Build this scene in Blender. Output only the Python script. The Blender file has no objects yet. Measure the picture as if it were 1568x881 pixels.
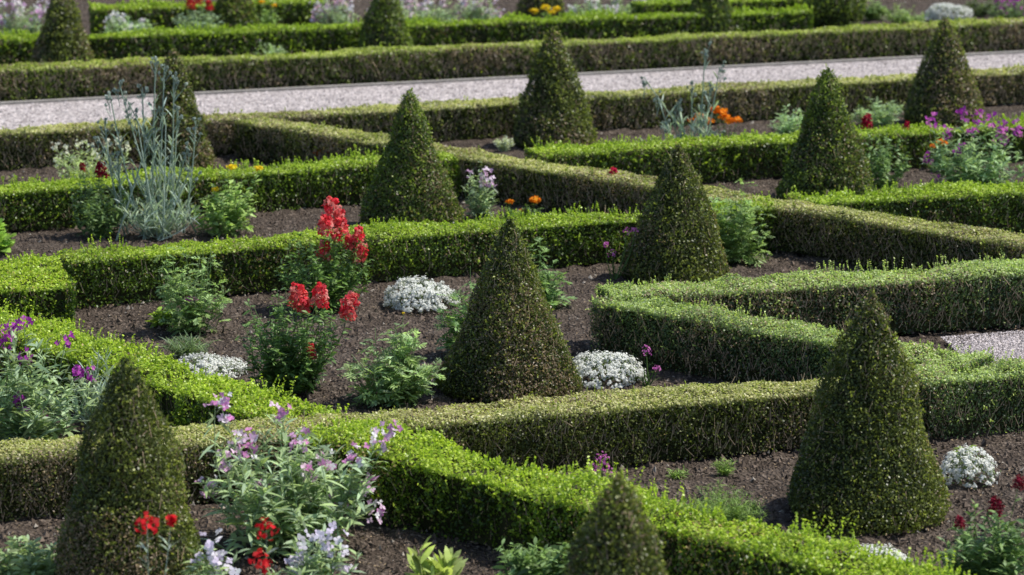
import bpy, math, numpy as np
from mathutils import Vector
rng=np.random.default_rng(7)
F=4000.0; CX=784.0; CY=440.5; HC=3.9; PITCH=math.atan((CY+390)/F)
cp,sp=math.cos(PITCH),math.sin(PITCH)
def ray(u,v):
    a=(u-CX)/F; b=(CY-v)/F
    return np.array([a, cp+b*sp, -sp+b*cp])
def G(u,v,z=0.0):
    d=ray(u,v); t=(z-HC)/d[2]
    return np.array([d[0]*t,d[1]*t,z])
def AT(Y,u,v):
    d=ray(u,v); t=Y/d[1]
    return np.array([d[0]*t,Y,HC+d[2]*t])
def nrm(a): return a/(np.linalg.norm(a,axis=-1,keepdims=True)+1e-9)
def vnoise(p,scale,seed):
    r=np.random.default_rng(seed); o=np.zeros(len(p))
    for i in range(7):
        k=nrm(r.normal(size=3))*scale*r.uniform(.6,1.8)
        o+=np.sin(p@k+r.uniform(0,6.28))
    return o/2.6
# ---------------- materials
def mat_foliage(name,trans=0.3,rough=0.5,spec=0.35,tint=(1,1,1)):
    m=bpy.data.materials.new(name); m.use_nodes=True; nt=m.node_tree; nt.nodes.clear()
    out=nt.nodes.new('ShaderNodeOutputMaterial'); at=nt.nodes.new('ShaderNodeAttribute'); at.attribute_name='Col'
    b=nt.nodes.new('ShaderNodeBsdfPrincipled'); b.inputs['Roughness'].default_value=rough
    b.inputs['Specular IOR Level'].default_value=spec
    nt.links.new(at.outputs['Color'],b.inputs['Base Color'])
    if trans>0:
        t=nt.nodes.new('ShaderNodeBsdfTranslucent'); mx=nt.nodes.new('ShaderNodeMixShader'); mx.inputs[0].default_value=trans
        vm=nt.nodes.new('ShaderNodeVectorMath'); vm.operation='MULTIPLY'; vm.inputs[1].default_value=tint
        nt.links.new(at.outputs['Color'],vm.inputs[0]); nt.links.new(vm.outputs[0],t.inputs['Color'])
        nt.links.new(b.outputs[0],mx.inputs[1]); nt.links.new(t.outputs[0],mx.inputs[2]); nt.links.new(mx.outputs[0],out.inputs[0])
    else: nt.links.new(b.outputs[0],out.inputs[0])
    return m
M_BOX=mat_foliage('boxwood_leaf',0.36,0.42,0.5,(1.45,1.6,.95))
M_LEAF=mat_foliage('plant_leaf',0.34,0.5,0.4,(1.4,1.4,1.0))
M_PETAL=mat_foliage('petal',0.38,0.7,0.15,(1.1,1.1,1.1))
M_WOOD=mat_foliage('twig',0.0,0.9,0.1)
def mat_ground(name,c1,c2,c3,s1,s2,bump,bd,dark=None):
    m=bpy.data.materials.new(name); m.use_nodes=True; nt=m.node_tree; b=nt.nodes['Principled BSDF']
    b.inputs['Roughness'].default_value=0.95; b.inputs['Specular IOR Level'].default_value=0.15
    g=nt.nodes.new('ShaderNodeNewGeometry')
    n1=nt.nodes.new('ShaderNodeTexNoise'); n1.inputs['Scale'].default_value=s1; n1.inputs['Detail'].default_value=8; n1.inputs['Roughness'].default_value=.75
    n2=nt.nodes.new('ShaderNodeTexVoronoi'); n2.inputs['Scale'].default_value=s2
    n3=nt.nodes.new('ShaderNodeTexNoise'); n3.inputs['Scale'].default_value=s2*.6; n3.inputs['Detail'].default_value=6
    for n in(n1,n2,n3): nt.links.new(g.outputs['Position'],n.inputs['Vector'])
    r=nt.nodes.new('ShaderNodeValToRGB'); r.color_ramp.elements[0].position=.32; r.color_ramp.elements[1].position=.7
    r.color_ramp.elements[0].color=(*c1,1); r.color_ramp.elements[1].color=(*c2,1)
    nt.links.new(n1.outputs['Fac'],r.inputs[0])
    mx=nt.nodes.new('ShaderNodeMixRGB'); mx.inputs[2].default_value=(*c3,1)
    r2=nt.nodes.new('ShaderNodeValToRGB'); r2.color_ramp.elements[0].position=.52; r2.color_ramp.elements[1].position=.66
    nt.links.new(n3.outputs['Fac'],r2.inputs[0]); nt.links.new(r2.outputs[0],mx.inputs[0]); nt.links.new(r.outputs[0],mx.inputs[1])
    last=mx.outputs[0]
    if dark:
        n4=nt.nodes.new('ShaderNodeTexVoronoi'); n4.inputs['Scale'].default_value=dark; nt.links.new(g.outputs['Position'],n4.inputs['Vector'])
        hs=nt.nodes.new('ShaderNodeMath'); hs.operation='MULTIPLY_ADD'; hs.inputs[1].default_value=.8; hs.inputs[2].default_value=.62
        sx=nt.nodes.new('ShaderNodeSeparateColor'); nt.links.new(n4.outputs['Color'],sx.inputs[0]); nt.links.new(sx.outputs[0],hs.inputs[0])
        vm=nt.nodes.new('ShaderNodeVectorMath'); vm.operation='SCALE'; nt.links.new(last,vm.inputs[0]); nt.links.new(hs.outputs[0],vm.inputs['Scale']); last=vm.outputs[0]
    nt.links.new(last,b.inputs['Base Color'])
    ad=nt.nodes.new('ShaderNodeMath'); ad.operation='ADD'
    nt.links.new(n2.outputs['Distance'],ad.inputs[0]); nt.links.new(n3.outputs['Fac'],ad.inputs[1])
    bp=nt.nodes.new('ShaderNodeBump'); bp.inputs['Strength'].default_value=bump; bp.inputs['Distance'].default_value=bd
    nt.links.new(ad.outputs[0],bp.inputs['Height']); nt.links.new(bp.outputs[0],b.inputs['Normal'])
    return m
M_SOIL=mat_ground('soil',(0.042,0.031,0.024),(0.118,0.092,0.073),(0.19,0.152,0.123),3,45,1,.03)
M_GRAVEL=mat_ground('gravel',(0.29,0.25,0.24),(0.48,0.43,0.415),(0.6,0.55,0.53),4,45,1,.015,dark=26)
M_STONE=mat_ground('stone',(0.22,0.20,0.18),(0.34,0.32,0.29),(0.38,0.36,0.33),8,60,.5,.005)
# ---------------- mesh builder
class MB:
    def __init__(s): s.V=[];s.K=[];s.C=[];s.M=[]
    def add(s,V,C,m=0):
        V=np.asarray(V,dtype=np.float32); n,k=V.shape[:2]
        if n==0: return
        C=np.broadcast_to(np.asarray(C,dtype=np.float32),(n,3))
        s.V.append(V.reshape(-1,3)); s.K.append(np.full(n,k,dtype=np.int32)); s.C.append(np.clip(C,0.002,.95)); s.M.append(np.full(n,m,dtype=np.int32))
    def build(s,name,mats):
        V=np.concatenate(s.V);K=np.concatenate(s.K);C=np.concatenate(s.C);M=np.concatenate(s.M)
        me=bpy.data.meshes.new(name); me.vertices.add(len(V)); me.vertices.foreach_set('co',V.ravel())
        me.loops.add(len(V)); me.loops.foreach_set('vertex_index',np.arange(len(V),dtype=np.int32))
        me.polygons.add(len(K)); st=np.concatenate([[0],np.cumsum(K)[:-1]]).astype(np.int32)
        me.polygons.foreach_set('loop_start',st)
        try: me.polygons.foreach_set('loop_total',K)
        except Exception: pass
        for m in mats: me.materials.append(m)
        me.polygons.foreach_set('material_index',M)
        a=me.attributes.new('Col','FLOAT_COLOR','FACE')
        a.data.foreach_set('color',np.concatenate([C,np.ones((len(C),1),np.float32)],1).ravel())
        me.update(calc_edges=True)
        ob=bpy.data.objects.new(name,me); bpy.context.collection.objects.link(ob); return ob
def leafq(P,N,l,w,r,spread=0.8,up=0.0):
    n=len(P); Fn=nrm(N+np.reshape(spread,(-1,1))*r.normal(size=(n,3)))
    D=nrm(np.cross(Fn,r.normal(size=(n,3)))); D=nrm(D+N*0.25+np.array([0,0,1.])*np.reshape(up,(-1,1)))
    S=nrm(np.cross(D,Fn)); Fn=np.cross(S,D)
    l=(l*r.uniform(.7,1.25,n))[:,None]; w=(w*r.uniform(.75,1.2,n))[:,None]
    P0=P-D*l*.5
    mid=P0+D*l*.55+Fn*l*.12
    return np.stack([P0,mid+S*w*.5,P0+D*l,mid-S*w*.5],1)
def mixc(a,b,t): return np.asarray(a)*(1-t[:,None])+np.asarray(b)*t[:,None]
PAL={
 'clip':dict(dark=(.055,.078,.020),mid=(.165,.190,.042),top=(.60,.57,.27),brt=(.40,.46,.09),brown=(.34,.26,.17),bp=.22,fluff=.10),
 'far':dict(dark=(.060,.092,.018),mid=(.175,.225,.036),top=(.50,.54,.15),brt=(.38,.47,.06),brown=(.34,.26,.17),bp=.22,fluff=.10),
 'green':dict(dark=(.045,.088,.014),mid=(.15,.235,.026),top=(.44,.55,.075),brt=(.43,.56,.05),brown=(.28,.21,.10),bp=.06,fluff=.6),
 'bright':dict(dark=(.040,.080,.010),mid=(.165,.265,.024),top=(.45,.56,.065),brt=(.52,.65,.07),brown=(.46,.34,.15),bp=.09,fluff=1),
 'cool':dict(dark=(.038,.075,.030),mid=(.14,.21,.075),top=(.46,.56,.22),brt=(.54,.64,.17),brown=(.40,.30,.21),bp=.18,fluff=.45),
}
def leaf_colors(P,N,r,pal,zf,seed):
    n=len(P); t=np.clip(.45+.32*vnoise(P,9,seed)+.25*vnoise(P,30,seed+5)+.36*r.normal(size=n),0,1)
    side=mixc(pal['dark'],pal['mid'],t)
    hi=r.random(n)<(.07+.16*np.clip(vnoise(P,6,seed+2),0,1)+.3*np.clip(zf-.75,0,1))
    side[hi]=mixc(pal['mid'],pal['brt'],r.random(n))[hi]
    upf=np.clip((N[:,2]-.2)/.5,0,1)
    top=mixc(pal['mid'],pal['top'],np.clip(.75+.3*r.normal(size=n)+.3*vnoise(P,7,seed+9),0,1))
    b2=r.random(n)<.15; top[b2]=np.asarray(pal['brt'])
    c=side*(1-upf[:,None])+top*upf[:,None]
    br=r.random(n)<pal['bp']*np.clip(1.0+1.8*vnoise(P,5,seed+3),.05,3)*(1-.5*upf)
    c[br]=(np.asarray(pal['brown'])*r.uniform(.5,1.3,n)[:,None])[br]
    return c*r.uniform(.7,1.28,n)[:,None]
def hedge(u0,v0,u1,v1,w=.36,h=.35,pal='clip',seed=0,name='boxwood_hedge'):
    A=G(u0,v0,h);B=G(u1,v1,h);A[2]=B[2]=0
    r=np.random.default_rng(seed+100); mb=MB(); p=PAL[pal]
    L=np.linalg.norm(B-A); X=(B-A)/L; Yv=np.array([-X[1],X[0],0]); Z=np.array([0,0,1.])
    ns=max(1,int(L/1.2)); per=2*h+w; rough=.6+.8*p['fluff']; big=1.0+.22*(p['fluff']>=1)
    def place(a,s):
        y=np.where(s<h,-w/2,np.where(s<h+w,-w/2+(s-h),w/2)); z=np.where(s<h,s,np.where(s<h+w,h,2*h+w-s))
        ny=np.where(s<h,-1.,np.where(s<h+w,0.,1.)); nz=np.where((s>=h)&(s<h+w),1.,0.)
        rc=.05; c=(np.abs(y)>w/2-rc)&(z>h-rc)
        vy=np.abs(y)-(w/2-rc); vz=z-(h-rc); vl=np.hypot(vy,vz)+1e-6
        y=np.where(c,np.sign(y)*((w/2-rc)+rc*vy/vl),y); z=np.where(c,h-rc+rc*vz/vl,z)
        ny=np.where(c,np.sign(y)*vy/vl,ny); nz=np.where(c,vz/vl,nz)
        P=A+X*a[:,None]+Yv*y[:,None]+Z*z[:,None]; N=Yv*ny[:,None]+Z*nz[:,None]
        P=P+N*(rough*(.019*vnoise(P,4,seed)+.013*vnoise(P,15,seed+1)+.008*vnoise(P,40,seed+2)))[:,None]
        return P,N
    for i in range(ns):
        a0=L*i/ns;a1=L*(i+1)/ns; mid=A+X*(a0+a1)/2; dist=np.hypot(mid[1],3.9)
        l=max(.0165,.00105*dist)*big; dens=1.5/(.5*l*l*.68)
        n=int((a1-a0)*per*dens); a=r.uniform(a0,a1,n); s=r.uniform(0,per,n)
        P,N=place(a,s); up_=np.clip(N[:,2],0,1); fl=.35+.65*min(1,p['fluff']*1.3)
        P=P+N*(r.uniform(-.032,.009,n)*(1-up_*(1-fl)*.6))[:,None]; zf=P[:,2]/h
        thin=(zf<.28)&(r.random(n)<.55)&(N[:,2]<.2); P=P[~thin];N=N[~thin];zf=zf[~thin];up_=up_[~thin]
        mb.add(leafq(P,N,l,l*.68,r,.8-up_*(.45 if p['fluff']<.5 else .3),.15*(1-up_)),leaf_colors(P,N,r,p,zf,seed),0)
        nt=int((a1-a0)*(460 if pal in('clip','cool','far') else 110)); s=np.where(r.random(nt)<.5,r.uniform(0,h*.85,nt),per-r.uniform(0,h*.85,nt))
        P,N=place(r.uniform(a0,a1,nt),s); P=P+N*r.uniform(-.02,.012,nt)[:,None]
        D=nrm(Z*.9+X*r.normal(size=(nt,1))*.45+N*.15); S=nrm(np.cross(D,N+.3*r.normal(size=(nt,3))))
        ll=r.uniform(.03,.10,nt)[:,None]; ww=max(.0018,.00013*dist)
        mb.add(np.stack([P-S*ww,P+S*ww,P+D*ll+S*ww*.6,P+D*ll-S*ww*.6],1),np.array([.40,.31,.21])*r.uniform(.35,1.3,nt)[:,None],1)
        m=int((a1-a0)*280*p['fluff']); s=np.where(r.random(m)<.75,r.uniform(h-.06,h+w+.06,m),np.where(r.random(m)<.5,r.uniform(.08,h,m),per-r.uniform(.08,h,m)))
        P,N=place(r.uniform(a0,a1,m),s); ax=nrm(N+np.array([0,0,.8])+.35*r.normal(size=(m,3))); hh=r.uniform(.015,.06,m)*(.6+.5*p['fluff'])
        hh*=np.clip(1+.9*vnoise(P,7,seed+8),.3,2.1)
        for k in range(7):
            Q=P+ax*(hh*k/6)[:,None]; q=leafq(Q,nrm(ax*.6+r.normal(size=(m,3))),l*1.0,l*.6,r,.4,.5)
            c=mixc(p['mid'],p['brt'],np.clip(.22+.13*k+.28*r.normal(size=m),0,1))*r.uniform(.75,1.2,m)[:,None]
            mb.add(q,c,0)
    for e,sgn in((0,-1),(L,1)):
        dist=np.hypot((A+X*e)[1],3.9); l=max(.017,.00105*dist); n=int(w*h*1.5/(.5*l*l*.68))
        N=np.tile(X*sgn,(n,1)); P=A+X*e+Yv*r.uniform(-w/2,w/2,n)[:,None]+Z*r.uniform(0,h,n)[:,None]
        P=P+N*(r.uniform(-.03,.01,n)+.02*vnoise(P,6,seed))[:,None]
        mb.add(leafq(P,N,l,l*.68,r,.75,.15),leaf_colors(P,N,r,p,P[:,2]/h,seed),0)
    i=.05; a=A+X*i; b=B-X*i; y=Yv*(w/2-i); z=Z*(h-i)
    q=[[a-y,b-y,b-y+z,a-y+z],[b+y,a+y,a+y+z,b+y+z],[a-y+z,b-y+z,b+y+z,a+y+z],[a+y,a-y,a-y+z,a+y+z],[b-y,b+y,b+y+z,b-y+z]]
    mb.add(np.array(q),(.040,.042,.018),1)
    return mb.build(name,[M_BOX,M_WOOD])
CP=dict(dark=(.050,.070,.017),mid=(.155,.185,.038),top=(.28,.30,.06),brt=(.38,.42,.08),brown=(.31,.23,.14),bp=.20)
CPG=dict(dark=(.048,.084,.016),mid=(.15,.21,.032),top=(.28,.35,.05),brt=(.38,.47,.06),brown=(.28,.22,.11),bp=.09)
def cone(u,vb,vt,wpx,ex=.85,pal=CP,seed=0,name='topiary_cone',lean=0,ball=False):
    B=G(u,vb); T=AT(B[1],u,vt); H=T[2]; R=wpx/2/(F/np.hypot(B[1],HC))
    r=np.random.default_rng(seed+500); mb=MB(); dist=np.hypot(B[1],3.9)
    l=max(.0165,.00105*dist); area=math.pi*R*math.hypot(R,H)*1.15
    n=int(area*1.7/(.5*l*l*.68))
    def rad(f):
        if ball: return R*np.sqrt(np.clip(1-(1-f*1.0-.0-.45)**2/.55**2,0.02,1))
        x=R*np.power(f,ex); x=x*np.clip(.55+f*9,0,1); return x*np.clip(1-((f-.93)/.07)**2*.12*(f>.93),0,1)+.012
    f=r.random(n*3); keep=r.random(n*3)<(rad(f)/(R*1.1)*1.0+.02); f=f[keep][:n]; n=len(f)
    def surf(f,th,off,nz=None):
        m=len(f); rr=rad(f); dr=(rad(np.clip(f+.02,0,1))-rad(np.clip(f-.02,0,1)))/(.04*H)
        N=nrm(np.stack([np.cos(th),np.sin(th),np.clip(dr,-.3,3) if nz is None else np.full(m,nz)],1))
        z=H*(1-f); P=np.stack([rr*np.cos(th),rr*np.sin(th),z],1)+B
        P=P+N*(off+(.022*vnoise(P,5,seed)+.012*vnoise(P,15,seed+1)+.006*vnoise(P,40,seed+4))*np.clip(f*4,.3,1))[:,None]
        P[:,0]+=lean*z; return P,N
    P,N=surf(f,r.uniform(0,2*math.pi,n),r.uniform(-.030,.010,n))
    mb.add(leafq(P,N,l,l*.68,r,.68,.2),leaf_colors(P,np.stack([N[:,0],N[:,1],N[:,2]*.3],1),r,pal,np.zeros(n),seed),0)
    nt=int(area*170); P,N=surf(r.uniform(.1,1,nt),r.uniform(0,6.283,nt),r.uniform(-.01,.01,nt),0)
    D=nrm(np.array([0,0,1.])+.5*r.normal(size=(nt,3))-N*.2); S=nrm(np.cross(D,N)); ll=r.uniform(.03,.08,nt)[:,None]; ww=.0019
    mb.add(np.stack([P-S*ww,P+S*ww,P+D*ll+S*ww,P+D*ll-S*ww],1),np.array([.34,.26,.17])*r.uniform(.4,1.2,nt)[:,None],1)
    m=int(area*130); f2=r.uniform(.0,1,m)**.8; P,N=surf(f2,r.uniform(0,6.283,m),np.zeros(m),.6); ax=nrm(N+.5*r.normal(size=(m,3)))
    for k in range(5):
        mb.add(leafq(P+ax*.008*k,nrm(ax+r.normal(size=(m,3))),l,l*.6,r,.4,.5),mixc(pal['mid'],pal['brt'],r.random(m)),0)
    S=20; fs=np.linspace(0.03,1,14); ths=np.linspace(0,2*math.pi,S+1)
    q=[]
    for i in range(13):
        for j in range(S):
            def pt(a,b):
                R_=max(rad(np.array([fs[a]]))[0]-.05,.002); zz=H*(1-fs[a])*.97; return B+np.array([R_*math.cos(ths[b])+lean*zz,R_*math.sin(ths[b]),zz])
            q.append([pt(i+1,j),pt(i+1,j+1),pt(i,j+1),pt(i,j)])
    mb.add(np.array(q),(.040,.042,.018),1)
    return mb.build(name,[M_BOX,M_WOOD])
# ---------------- ground
def grid(name,x0,x1,y0,y1,st,mat,zf):
    xs=np.arange(x0,x1,st);ys=np.arange(y0,y1,st);nx,ny=len(xs),len(ys)
    XX,YY=np.meshgrid(xs,ys); P=np.stack([XX.ravel(),YY.ravel(),np.zeros(nx*ny)],1); P[:,2]=zf(P)
    i=(np.arange(ny-1)[:,None]*nx+np.arange(nx-1)).ravel(); fa=np.stack([i,i+1,i+nx+1,i+nx],1)
    me=bpy.data.meshes.new(name); me.from_pydata(P.tolist(),[],fa.tolist()); me.materials.append(mat)
    ob=bpy.data.objects.new(name,me); bpy.context.collection.objects.link(ob); 
    me.polygons.foreach_set('use_smooth',np.ones(len(fa),dtype=bool)); return ob
def sheet(name,pts,mat,z,th=0):
    me=bpy.data.meshes.new(name); n=len(pts); V=[(p[0],p[1],z) for p in pts]; Fc=[list(range(n))]
    if th: 
        V+=[(p[0],p[1],z-th) for p in pts]; Fc+=[[i,n+i,n+(i+1)%n,(i+1)%n] for i in range(n)]
    me.from_pydata(V,[],Fc); me.materials.append(mat)
    ob=bpy.data.objects.new(name,me); bpy.context.collection.objects.link(ob); return ob
sheet('ground',[(-400,-100),(400,-100),(400,900),(-400,900)],M_SOIL,-.06)
def sz(P): return np.minimum(.010*vnoise(P,6,1)+.010*vnoise(P,25,2)+.007*rng.normal(size=len(P))-.012,.018)
grid('soil',-9,9,6,44,.055,M_SOIL,sz)
pa=[G(-400,184),G(1900,67),G(1900,139),G(-400,256)]
sheet('gravel_path',pa,M_GRAVEL,.022,.08)
def slab(name,a,b,w,z0,z1,mat):
    X=nrm(b-a); Y=np.array([-X[1],X[0],0])*w/2; 
    me=bpy.data.meshes.new(name); V=[]
    for z in(z0,z1): V+=[(*(a-Y)[:2],z),(*(b-Y)[:2],z),(*(b+Y)[:2],z),(*(a+Y)[:2],z)]
    me.from_pydata(V,[],[(0,3,2,1),(4,5,6,7),(0,1,5,4),(1,2,6,5),(2,3,7,6),(3,0,4,7)]); me.materials.append(mat)
    ob=bpy.data.objects.new(name,me); bpy.context.collection.objects.link(ob)
slab('stone_edging',G(-400,184),G(1900,67),.09,-.05,.05,M_STONE)
sheet('gravel_path',[G(1475,527),G(1530,519),G(1700,508),G(1700,556),G(1500,563)],M_GRAVEL,.020,.06)
# clods
mb=MB(); n=60000
u=rng.uniform(-80,1650,n); v=390*np.exp(rng.uniform(math.log(1.0),math.log(3.4),n))-390
P=np.array([G(a,b) for a,b in zip(u,v)]); P[:,2]=-.004; s=rng.uniform(.003,.010,n)*rng.choice([1,1,1,1.5,2.3],n)
oct_=np.array([[1,0,0],[0,1,0],[-1,0,0],[0,-1,0],[0,0,1.2]],float)
O=P[:,None,:]+oct_[None]*s[:,None,None]*rng.uniform(.6,1.3,(n,5,1))+rng.normal(size=(n,5,3))*s[:,None,None]*.25
cc=np.array([.11,.084,.066])*rng.uniform(.5,1.7,n)[:,None]; lt=rng.random(n)<.06; cc[lt]=np.array([.36,.32,.27])
for a,b in((0,1),(1,2),(2,3),(3,0)): mb.add(np.stack([O[:,a],O[:,b],O[:,4]],1),cc,0)
n=9000; u=rng.uniform(-50,1620,n); v=rng.uniform(240,900,n); P=np.array([G(a,b,.012) for a,b in zip(u,v)])
mb.add(leafq(P,np.tile([0,0,1.],(n,1)),.018,.009,rng,.6),np.array([.28,.21,.13])*rng.uniform(.3,1.4,n)[:,None],0)
mb.build('soil_clods',[M_WOOD])
mb=MB()
def pebbles(n,c0,c1,c2,c3,smin,smax):
    a=rng.random(n)[:,None];b=rng.random(n)[:,None]; P=(c0*(1-a)+c1*a)*(1-b)+(c3*(1-a)+c2*a)*b; P[:,2]=.022
    s=rng.uniform(smin,smax,n); O=P[:,None,:]+oct_[None]*s[:,None,None]*rng.uniform(.6,1.3,(n,5,1))*np.array([1,1,.6])
    cc=np.array([.46,.41,.40])*rng.uniform(.35,1.6,n)[:,None]
    for i,j in((0,1),(1,2),(2,3),(3,0)): mb.add(np.stack([O[:,i],O[:,j],O[:,4]],1),cc,0)
pebbles(20000,G(-60,167),G(1640,82),G(1640,150),G(-60,240),.008,.020)
pebbles(5000,G(1440,521),G(1640,505),G(1640,560),G(1490,567),.004,.011)
mb.build('gravel_pebbles',[M_WOOD])
# ---------------- hedges
hedge(-60,107,1640,27,.38,.37,'far',1)
hedge(-60,60,1236,14,.38,.37,'green',2)
hedge(140,12,495,0,.38,.37,'green',3)
hedge(975,4,1245,-6,.38,.37,'green',4)
hedge(-60,203,1640,101,.36,.36,'clip',5)
hedge(380,181,1640,378,.36,.36,'clip',6)
hedge(-60,291,690,236,.38,.35,'green',7)
hedge(95,391,1190,309,.36,.35,'green',8)
hedge(815,232,1640,183,.36,.35,'green',9)
hedge(1215,303,1640,281,.40,.35,'green',10)
hedge(925,446,1640,403,.38,.38,'cool',11)
hedge(930,452,1500,552,.34,.38,'cool',12)
hedge(-60,694,1420,571,.34,.34,'clip',13)
hedge(1400,573,1640,553,.36,.345,'cool',23)
hedge(500,652,1480,898,.37,.36,'bright',14)
hedge(-30,482,500,645,.37,.34,'bright',15)
hedge(-80,424,98,414,.95,.36,'bright',16)
# ---------------- cones
cone(1327,784,447,247,.8,CP,1)
cone(778,594,333,234,.98,CP,2,lean=.01)
cone(1036,424,222,160,.85,CP,3)
cone(628,345,138,153,.85,CPG,4)
cone(850,222,42,132,.85,CP,5,lean=-.02)
cone(1263,303,103,146,.85,CPG,6)
cone(1442,186,27,120,.85,CP,7)
cone(275,260,75,112,.8,CP,8,lean=-.03)
cone(203,915,550,255,.8,CP,9)
cone(945,1105,728,300,.85,CP,10)
cone(98,108,-22,100,.85,CP,11)
cone(590,90,-30,94,.85,CPG,12)
cone(1088,60,-55,92,.85,CPG,13)
cone(360,50,-55,78,.85,CPG,14)
cone(830,30,-75,78,.85,CP,15)
cone(1275,44,-30,90,.85,CPG,16,name='topiary_ball',ball=True)
# ---------------- plants
def blades(mb,P,D,L,W,droop,C,r,m=0):
    n=len(P); L=np.broadcast_to(L,(n,))[:,None]; W=np.broadcast_to(W,(n,))[:,None]
    S=nrm(np.cross(D,np.array([0,0,1.])+.35*r.normal(size=(n,3)))); ts=[0,.33,.68,1]; ws=[.18,1,.8,.06]; pts=[]
    for t,w in zip(ts,ws):
        c=P+D*L*t; c=c+np.array([0,0,-1.])*L*droop*t*t; pts.append((c+S*W*w*.5,c-S*W*w*.5))
    for i in range(3):
        mb.add(np.stack([pts[i][0],pts[i][1],pts[i+1][1],pts[i+1][0]],1),C,m)
def tube(mb,pts,r0,r1,C,m=0):
    pts=np.asarray(pts); n=len(pts); T=nrm(np.gradient(pts,axis=0)); A=nrm(np.cross(T,[.3,.9,.1])); Bv=np.cross(T,A)
    rs=np.linspace(r0,r1,n)[:,None]; rings=[pts+rs*(A*math.cos(a)+Bv*math.sin(a)) for a in(0,2.09,4.19)]
    for k in range(3):
        a,b=rings[k],rings[(k+1)%3]; mb.add(np.stack([a[:-1],b[:-1],b[1:],a[1:]],1),C,m)
def ruffle(mb,c,R,n,cols,ps,r,m=1,flat=1.0):
    N=nrm(r.normal(size=(n,3))+np.array([0,-.1,.35])); P=c+N*R*r.uniform(.45,1,(n,1))*np.array([1,1,flat])
    col=np.array(cols)[r.integers(0,len(cols),n)]*r.uniform(.7,1.2,(n,1))
    mb.add(leafq(P,N,ps,ps*.9,r,.45),col,m)
def pin(mb,P,D,L,C,r):
    n=len(P); S=nrm(np.cross(D,np.array([0,0,1.])+.3*r.normal(size=(n,3)))); Lc=L[:,None]
    blades(mb,P,D,L,.006,.25,C,r)
    for t in(.28,.46,.64,.82):
        c=P+D*Lc*t+np.array([0,0,-1.])*Lc*.25*t*t
        for sg in(-1,1):
            d=nrm(D*.75+sg*S*.8+.15*r.normal(size=(n,3))); blades(mb,c,d,L*(.46-.25*abs(t-.45)),L*.13,.15,C*r.uniform(.85,1.15),r)
    blades(mb,P+D*Lc*.85-np.array([0,0,1.])*Lc*.18,D,L*.34,L*.14,.2,C,r)
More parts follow.
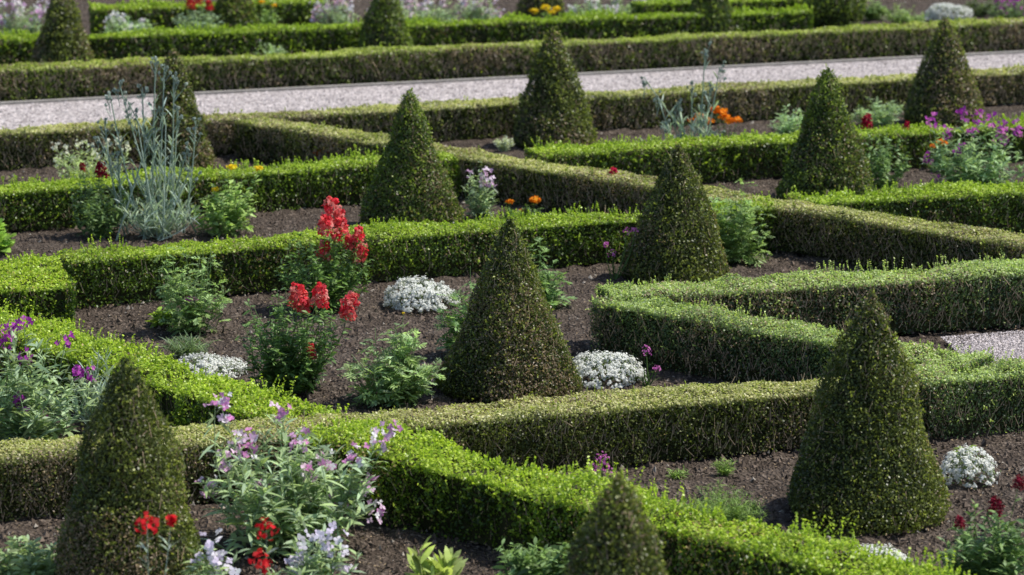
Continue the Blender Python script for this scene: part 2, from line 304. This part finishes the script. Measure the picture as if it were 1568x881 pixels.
def plant(name,bu,bv,top,hw,heads=(),hk='ruffle',hr=.035,hc=((.7,.05,.05),),nst=12,leafn=26,L=.055,W=.014,up=.5,lc=(.06,.12,.03),style='blade',seed=0,sr=.0025,fill=1.0,bare=0.0,psz=None,dense=True,flat=.5,jit=.22,bw=.18):
    r=np.random.default_rng(seed+900+int(bu*7+bv)); mb=MB(); B=G(bu,bv); ppm=F/np.hypot(B[1],HC)
    H=max(.05,AT(B[1],bu,top)[2]); hwm=hw/ppm; ends=[]
    if dense:
        nst=int(nst*1.7); leafn=int(leafn*1.45); W*=1.3
        if style!='blade': leafn=int(leafn*.8)
    for h in heads:
        dy=r.uniform(-.5,.5)*hwm*.5; e=AT(B[1]+dy,h[0],h[1]); ends.append((e,True,h[2] if len(h)>2 else 1))
    for i in range(nst):
        a=r.uniform(0,6.283); q=(r.uniform(0,1)**.5)*hwm*.95; hh=H*fill*(1-flat*(q/hwm)**2)*r.uniform(.5,1.0)
        ends.append((B+np.array([q*math.cos(a),q*math.sin(a)*.8,hh]),False,1))
    lc=np.array(lc)*1.35
    for e,fl,sc in ends:
        b=B+np.array([*(r.normal(size=2)*hwm*jit),0]); t=np.linspace(0,1,9)[:,None]; bow=nrm(np.array([*(e-B)[:2],0.001]))*np.linalg.norm((e-B)[:2])*bw
        pts=b*(1-t)+e*t+bow*np.sin(t*math.pi)
        tube(mb,pts,sr*1.3,sr*.7,lc*.9)
        nl=int(leafn*r.uniform(.8,1.2)); tt=r.uniform(.05+bare,.9 if fl else 1,nl)
        base=b*(1-tt[:,None])+e*tt[:,None]+bow*np.sin(tt*math.pi)[:,None]; a=r.uniform(0,6.283,nl)
        D=nrm(np.stack([np.cos(a),np.sin(a),up+.4*r.normal(size=nl)],1)); C=lc*r.uniform(.5,1.6,(nl,1)); C[:,2]*=r.uniform(.6,1.1,nl); sz_=(L*r.uniform(.6,1.25,nl)*(1.15-.45*tt))
        if style=='blade': blades(mb,base,D,sz_,sz_*W/L,.3,C,r)
        else: pin(mb,base,D,sz_,C,r)
        if fl:
            hr_=hr*sc; ps=psz or hr_*.8
            if hk=='ruffle': ruffle(mb,e,hr_,26,hc,ps,r)
            elif hk=='spike':
                ax=nrm(nrm(e-b)*.6+np.array([0,0,1.])+.15*r.normal(size=3))
                for k in range(15):
                    t_=k/14; rad_=hr_*(1.0-.55*t_**2); an=k*2.4+r.normal()*.3; o=np.array([math.cos(an),math.sin(an),0])*rad_*.8
                    cf=np.array(hc)[r.integers(len(hc))]*r.uniform(.8,1.1)
                    ruffle(mb,e+ax*(t_-.5)*hr_*2.5+o,rad_*.5+.006,13,[cf,cf*1.1,cf*.8],hr_*.54,r)
            elif hk=='disc':
                ruffle(mb,e,hr_,34,hc,ps*.8,r,flat=.45)
            elif hk=='stock':
                for k in range(14):
                    c=e+np.array([r.normal()*hr_*.7,r.normal()*hr_*.7,r.uniform(-1.8,1.0)*hr_]); cc=[np.array(hc[r.integers(len(hc))])]
                    Nn=nrm(np.array([r.normal()*.6,-.4+r.normal()*.6,.5])); u_=nrm(np.cross(Nn,[.1,.2,1])); w_=np.cross(Nn,u_); a0=r.uniform(0,3)
                    for q in range(4):
                        a1=a0+q*1.571+r.normal()*.15; d=u_*math.cos(a1)+w_*math.sin(a1); s_=np.cross(Nn,d); R=hr_*.5*r.uniform(.8,1.15); cu=Nn*R*r.uniform(-.25,.35)
                        mb.add(np.array([[c,c+d*R*.55+s_*R*.45,c+d*R+cu+s_*R*.2,c+d*R+cu-s_*R*.2,c+d*R*.55-s_*R*.45]]),cc[0]*r.uniform(.75,1.2),1)
            elif hk=='bud':
                for k in range(6):
                    o=np.array([r.normal()*.035,r.normal()*.02,-.02*k+r.normal()*.02]); tube(mb,np.array([e+np.array([0,0,-.03*k-.05]),e+o+np.array([0,0,.0])]),.003,.002,lc)
                    ruffle(mb,e+o+np.array([0,0,.01]),hr_*.4,7,hc,hr_*.8,r)
    return mb.build(name,[M_LEAF,M_PETAL])
def mound(u,v,w,h,seed=0,name='candytuft_mound',white=(.84,.85,.80),gr=(.20,.28,.11)):
    B=G(u,v); ppm=F/np.hypot(B[1],HC); R=w/2/ppm*.93; H=h/ppm*.85; r=np.random.default_rng(seed+77); mb=MB()
    m=int(R*R*math.pi*2400); dd=nrm(r.normal(size=(m,3))); dd[:,2]=np.abs(dd[:,2])
    lump=1+.11*vnoise(dd,3,seed+3)+.07*vnoise(dd,8,seed+5)
    C=B+dd*np.array([R,R*.85,H])*lump[:,None]
    n=m*4; i=r.integers(0,m,n); g=C[i]-dd[i]*r.uniform(.004,.035,(n,1))+.012*r.normal(size=(n,3)); mb.add(leafq(g,dd[i],.024,.009,r,.8),np.array(gr)*r.uniform(.5,1.4,(n,1)),0)
    keep=r.random(m)<.84; C=C[keep]+dd[keep]*r.uniform(-.006,.016,(keep.sum(),1));dd=dd[keep];m=len(C); k=15
    i=np.repeat(np.arange(m),k); off=r.normal(size=(m*k,3)); N=nrm(dd[i]+np.array([.2,0,.3])+off*.35); P=C[i]+off*.0085
    P[:,2]=np.maximum(P[:,2],.01)
    mb.add(leafq(P,N,.016,.014,r,.2),np.array(white)*r.uniform(.86,1.06,(m*k,1)),1)
    return mb.build(name,[M_LEAF,M_PETAL])
mound(643,468,116,50,1); mound(928,582,126,50,2); mound(1480,738,92,58,3); mound(325,574,104,30,4); mound(1335,862,105,20,5); mound(1447,30,76,26,6)
RED=((.72,.035,.045),(.8,.07,.07),(.55,.02,.03)); CORAL=((.90,.16,.15),(.85,.05,.07),(.94,.34,.30),(.88,.09,.12)); LIL=((.74,.44,.68),(.82,.60,.77),(.70,.28,.58),(.9,.85,.9))
PUR=((.40,.05,.40),(.55,.09,.5),(.32,.03,.32)); ORG=((.9,.25,.01),(.95,.35,.02)); YEL=((.9,.7,.03),(.85,.6,.02)); MAG=((.65,.16,.5),(.75,.25,.58))
WHT=((.85,.83,.8),(.8,.7,.77)); GG=(.25,.33,.20); BG=(.28,.35,.31); DG=(.10,.175,.045); FG=(.23,.32,.15); CREAM=((.8,.8,.55),(.75,.75,.6))
SD='snapdragon_plant'
plant(SD,492,474,342,80,[(508,322,1.15),(522,352),(496,384,.9),(551,388,.9),(548,360,.8),(498,346,.95),(536,372,.7),(520,335,.8)],'spike',.054,CORAL,30,32,.065,.016,.5,DG,flat=.3)
plant(SD,443,600,430,88,[(457,455,1.1),(490,452,.95),(535,468,1.05),(476,538,.6),(465,468,.7)],'spike',.052,CORAL,38,32,.065,.016,.5,(.11,.19,.06),flat=.35)
plant('dahlia_plant',606,614,480,80,[(618,480,.5)],'ruffle',.02,YEL,24,14,.11,.03,.35,FG,'pin')
plant('dahlia_plant',290,508,345,64,[(288,460,.9),(300,458,.6)],'ruffle',.028,MAG,18,12,.10,.03,.35,(.20,.29,.12),'pin')
plant('dahlia_plant',1128,402,262,50,[],'ruffle',.02,YEL,18,12,.12,.03,.35,(.20,.29,.11),'pin')
plant('dahlia_plant',718,545,400,44,[],'ruffle',.02,YEL,12,12,.12,.03,.35,(.15,.24,.09),'pin')
plant('dahlia_plant',832,470,362,38,[],'ruffle',.02,YEL,10,12,.12,.03,.35,(.15,.24,.09),'pin')
plant('grass_tuft',287,547,510,42,(),nst=70,leafn=3,L=.13,W=.005,up=1.0,lc=(.13,.19,.10),sr=.001)
plant('carnation_plant',245,360,170,52,[(168,143),(196,155),(238,86),(160,186),(218,134),(266,118),(182,126),(244,162),(288,225),(150,210),(252,98),(208,170),(300,185),(228,200),(272,165),(180,235),(292,255)],'bud',.032,(BG,(.38,.45,.40)),10,22,.17,.014,2.0,BG,sr=.0072,dense=False,jit=.5,bw=.05)
plant('carnation_plant',240,364,285,66,(),nst=14,leafn=12,L=.18,W=.010,up=1.4,lc=BG,sr=.004)
plant('carnation_plant',1060,262,150,36,[(1080,74),(986,118),(1006,146),(1060,128),(1102,102),(1072,165),(1018,186),(1036,156),(1088,128),(1100,200)],'bud',.034,(BG,(.38,.45,.38)),10,20,.19,.016,2.0,BG,sr=.0072,dense=False,jit=.5,bw=.05)
plant('stock_plant',40,676,500,112,[(15,500),(36,492),(120,565),(136,572),(40,545),(35,612),(100,522),(60,640),(5,520)],'stock',.034,PUR,28,20,.12,.018,.6,GG)
plant('carnation_plant',150,660,530,40,(),nst=16,leafn=9,L=.16,W=.009,up=1.6,lc=BG)
plant('stock_plant',440,836,640,140,[(380,682,1.2),(455,670),(430,628),(340,628,1.2),(330,612,.8),(580,668,1.1),(597,656),(540,692),(400,745),(520,762),(562,740),(350,700),(470,720),(425,770),(500,700),(365,665),(575,780),(320,740)],'stock',.036,LIL,32,24,.13,.017,.6,GG,flat=.35)
plant('stock_plant',480,905,800,80,[(465,840,1.2),(500,822,1.2),(450,870),(520,855)],'stock',.04,((.85,.8,.92),(.75,.66,.85)),10,16,.10,.016,.6,GG)
plant('stock_plant',335,940,820,60,[(318,830,1.2),(345,880,1.3),(330,860)],'stock',.04,((.85,.8,.92),(.75,.66,.85)),10,16,.10,.016,.6,GG)
for a,b,hs in((225,1060,[(225,803,1.0),(262,797,.4)]),(408,1030,[(408,812,1.05)]),(398,1040,[(400,860,1.0)])):
    plant('carnation_plant',a,b,870,30,hs,'ruffle',.052,((.75,.02,.03),(.6,.01,.02),(.85,.06,.06)),9,9,.11,.009,1.2,BG,psz=.03)
plant('stock_plant',1492,294,180,92,[(1430,182),(1450,200),(1500,176),(1518,182),(1532,208),(1542,188),(1420,240,.8),(1475,172),(1490,200),(1560,200),(1470,225,.8),(1435,270,.8)],'stock',.045,PUR+MAG,28,20,.12,.02,.6,(.22,.32,.17))
plant('marigold_plant',1098,238,192,46,[(1072,178),(1105,172,1.1),(1128,184),(1095,168,1.1),(1118,186),(1060,185,.8),(1085,185),(1110,180)],'disc',.062,ORG,14,14,.07,.014,.6,DG)
plant('marigold_plant',1440,262,225,26,[(1440,217),(1430,223,.8),(1448,220,.8)],'disc',.05,ORG,6,12,.07,.02,.5,DG)
plant('marigold_plant',800,335,312,34,[(781,309,.8),(820,306,1.2),(800,322,.6)],'disc',.050,ORG,10,14,.06,.015,.5,DG)
plant('marigold_plant',500,262,236,25,[(488,234),(508,233)],'disc',.05,((.9,.12,.01),),8,10,.05,.015,.5,DG)
plant(SD,1350,292,190,42,[(1328,186,1.1),(1388,192,.6)],'spike',.04,((.45,.01,.05),(.35,.01,.04)),16,26,.07,.016,.5,(.17,.26,.11))
plant(SD,152,362,254,58,[(155,260,1.1),(126,256,.6)],'spike',.040,((.5,.01,.05),(.35,.01,.04)),22,26,.07,.014,.5,(.12,.19,.07))
plant(SD,950,332,268,38,[(940,268,.9),(967,291),(985,291)],'spike',.046,((.65,.01,.08),(.5,.01,.06)),12,22,.06,.014,.5,DG)
plant('marigold_plant',350,358,256,62,[(355,256),(396,258,.9),(330,290,.8)],'disc',.046,YEL,20,20,.08,.024,.5,(.24,.34,.12))
plant('stock_plant',140,294,216,72,[(85,222),(100,228),(120,218),(140,226),(165,216),(180,214),(110,240),(150,240),(195,222),(90,245),(130,250)],'stock',.028,CREAM,24,20,.08,.012,1.0,(.33,.40,.22))
plant('stock_plant',735,335,240,38,[(740,272),(750,276),(745,264),(720,265,.6)],'stock',.036,((.85,.72,.82),(.7,.44,.64)),12,16,.08,.015,.6,GG)
plant('curry_plant',772,232,205,18,(),nst=16,leafn=14,L=.05,W=.01,up=.8,lc=(.42,.46,.38))
plant('curry_plant',985,268,205,50,(),nst=22,leafn=16,L=.09,W=.01,up=1.4,lc=(.26,.34,.22))
plant('curry_plant',1345,192,143,48,(),nst=24,leafn=18,L=.09,W=.014,up=.6,lc=(.28,.37,.22))
plant('curry_plant',1205,206,160,30,(),nst=14,leafn=16,L=.09,W=.014,up=.6,lc=(.32,.43,.27))
for bu,bv,hs in((992,592,[(990,538,1.1),(1006,566,.8)]),(942,428,[(960,355,1.1),(938,390),(972,353,.8),(928,375,.7)]),(922,760,[(922,704,1.1),(930,720),(911,718)])):
    plant('chive_plant',bu,bv,bv-40,12,hs,'ruffle',.038,MAG,5,5,.08,.004,1.2,DG,psz=.017,dense=False,sr=.0045)
plant('fennel_plant',1105,805,735,70,(),nst=60,leafn=20,L=.06,W=.003,up=.8,lc=(.17,.26,.07),sr=.0014)
plant('fennel_plant',1112,728,697,20,(),nst=12,leafn=12,L=.05,W=.004,up=.8,lc=(.18,.27,.07),sr=.0012)
plant('fennel_plant',1036,732,712,20,(),nst=8,leafn=10,L=.05,W=.005,up=.5,lc=(.18,.27,.07),sr=.0012)
plant('sprouting_plant',1478,705,684,26,(),nst=7,leafn=5,L=.07,W=.025,up=.6,lc=(.2,.28,.05))
plant('echeveria_plant',665,915,826,42,(),nst=8,leafn=6,L=.18,W=.036,up=1.6,lc=(.30,.37,.13))
plant(SD,1515,900,755,85,[(1525,775,1),(1470,800,.7),(1560,740,.8)],'spike',.030,((.3,.02,.05),(.2,.02,.03)),28,26,.08,.016,.6,(.14,.22,.09))
plant(SD,825,908,812,84,(),nst=28,leafn=22,L=.08,W=.018,up=.6,lc=(.14,.22,.08))
plant('stock_plant',45,905,808,70,(),nst=26,leafn=22,L=.09,W=.018,up=.6,lc=(.21,.28,.15))
plant('lettuce_plant',247,497,466,26,(),nst=9,leafn=6,L=.09,W=.035,up=.6,lc=(.22,.32,.05))
plant('lettuce_plant',2,385,338,22,(),nst=6,leafn=6,L=.12,W=.05,up=.9,lc=(.22,.35,.07))
# back borders
plant('stock_plant',32,66,-5,56,[(x,y) for x,y in zip(rng.uniform(-10,75,14),rng.uniform(-8,45,14))],'stock',.06,WHT+LIL[:1],20,16,.1,.02,.6,GG)
plant('curry_plant',195,60,16,44,[(x,y) for x,y in zip(rng.uniform(160,235,8),rng.uniform(20,45,8))],'stock',.05,WHT,20,16,.1,.02,.6,(.3,.4,.24))
plant(SD,300,55,3,48,[(292,4,1.2),(320,8),(305,-2)],'spike',.05,RED,22,18,.1,.02,.6,(.24,.32,.22))
plant('marigold_plant',406,50,8,30,[(400,3),(420,8,.8),(385,6,.8)],'disc',.05,ORG[1:]+YEL,12,16,.09,.02,.6,(.2,.3,.1))
plant('curry_plant',415,92,64,26,[(398,62,.5),(430,75,.5)],'ruffle',.03,WHT,12,12,.09,.014,.8,(.3,.4,.23))
for i,(a,w) in enumerate(((515,36),(610,44),(665,50),(735,34))):
    plant('phlox_plant',a,52-i*4,-10,w,[(x,y) for x,y in zip(rng.uniform(a-w,a+w,12),rng.uniform(-10,30,12))],'stock',.055,((.75,.6,.68),(.7,.68,.75),(.7,.45,.55)),20,16,.1,.018,.7,(.30,.38,.26))
for i,(a,w,c) in enumerate(((905,38,(.28,.37,.25)),(955,34,(.26,.34,.2)),(1010,30,(.19,.28,.11)),(1150,34,(.16,.24,.08)))):
    plant('phlox_plant',a,36-i*3,-12,w,[(x,y) for x,y in zip(rng.uniform(a-w,a+w,5),rng.uniform(-10,15,5))],'stock',.05,PUR if i>1 else WHT,20,16,.1,.018,.7,c)
plant('marigold_plant',836,40,18,32,[(818,17),(835,12,1.1),(852,14),(845,19,.8)],'disc',.075,YEL,10,12,.08,.02,.5,DG)
plant('marigold_plant',530,90,80,10,[(528,76,.7)],'disc',.04,ORG,5,10,.05,.015,.5,DG)
plant('curry_plant',1385,42,2,38,(),nst=22,leafn=16,L=.1,W=.02,up=.6,lc=(.20,.28,.10))
plant('curry_plant',1335,30,-6,28,(),nst=18,leafn=16,L=.1,W=.02,up=.6,lc=(.16,.24,.08))
plant('curry_plant',1545,34,-8,38,[(x,y) for x,y in zip(rng.uniform(1515,1570,6),rng.uniform(-8,15,6))],'stock',.05,PUR,20,16,.1,.02,.6,(.12,.18,.08))
plant('curry_plant',1500,24,-10,28,(),nst=18,leafn=14,L=.1,W=.02,up=.6,lc=(.1,.14,.06))
# ---------------- camera, light
cam=bpy.data.cameras.new('Camera'); co=bpy.data.objects.new('Camera',cam); bpy.context.collection.objects.link(co)
co.location=(0,0,HC); co.rotation_euler=(math.pi/2-PITCH,0,0); cam.sensor_width=36; cam.lens=F/1568*36; cam.clip_end=2000; cam.clip_start=.5
cam.dof.use_dof=True; cam.dof.focus_distance=15.8; cam.dof.aperture_fstop=2.8
bpy.context.scene.camera=co
sv=Vector((.52,.09,.85)).normalized()
sun=bpy.data.lights.new('sun','SUN'); sun.energy=5.0; sun.angle=math.radians(.5); sun.color=(1,.955,.87)
so=bpy.data.objects.new('sun',sun); so.rotation_euler=sv.to_track_quat('Z','Y').to_euler(); so.location=(5,20,20); bpy.context.collection.objects.link(so)
w=bpy.data.worlds.new('World'); bpy.context.scene.world=w; w.use_nodes=True; nt=w.node_tree
sk=nt.nodes.new('ShaderNodeTexSky'); sk.sky_type='NISHITA'; sk.sun_disc=False; sk.sun_elevation=math.asin(sv.z); sk.sun_rotation=math.atan2(sv.x,sv.y)
bg=nt.nodes['Background']; bg.inputs[1].default_value=.15; nt.links.new(sk.outputs[0],bg.inputs[0])
vs=bpy.context.scene.view_settings; vs.view_transform='Standard'; vs.look='None'; vs.exposure=0
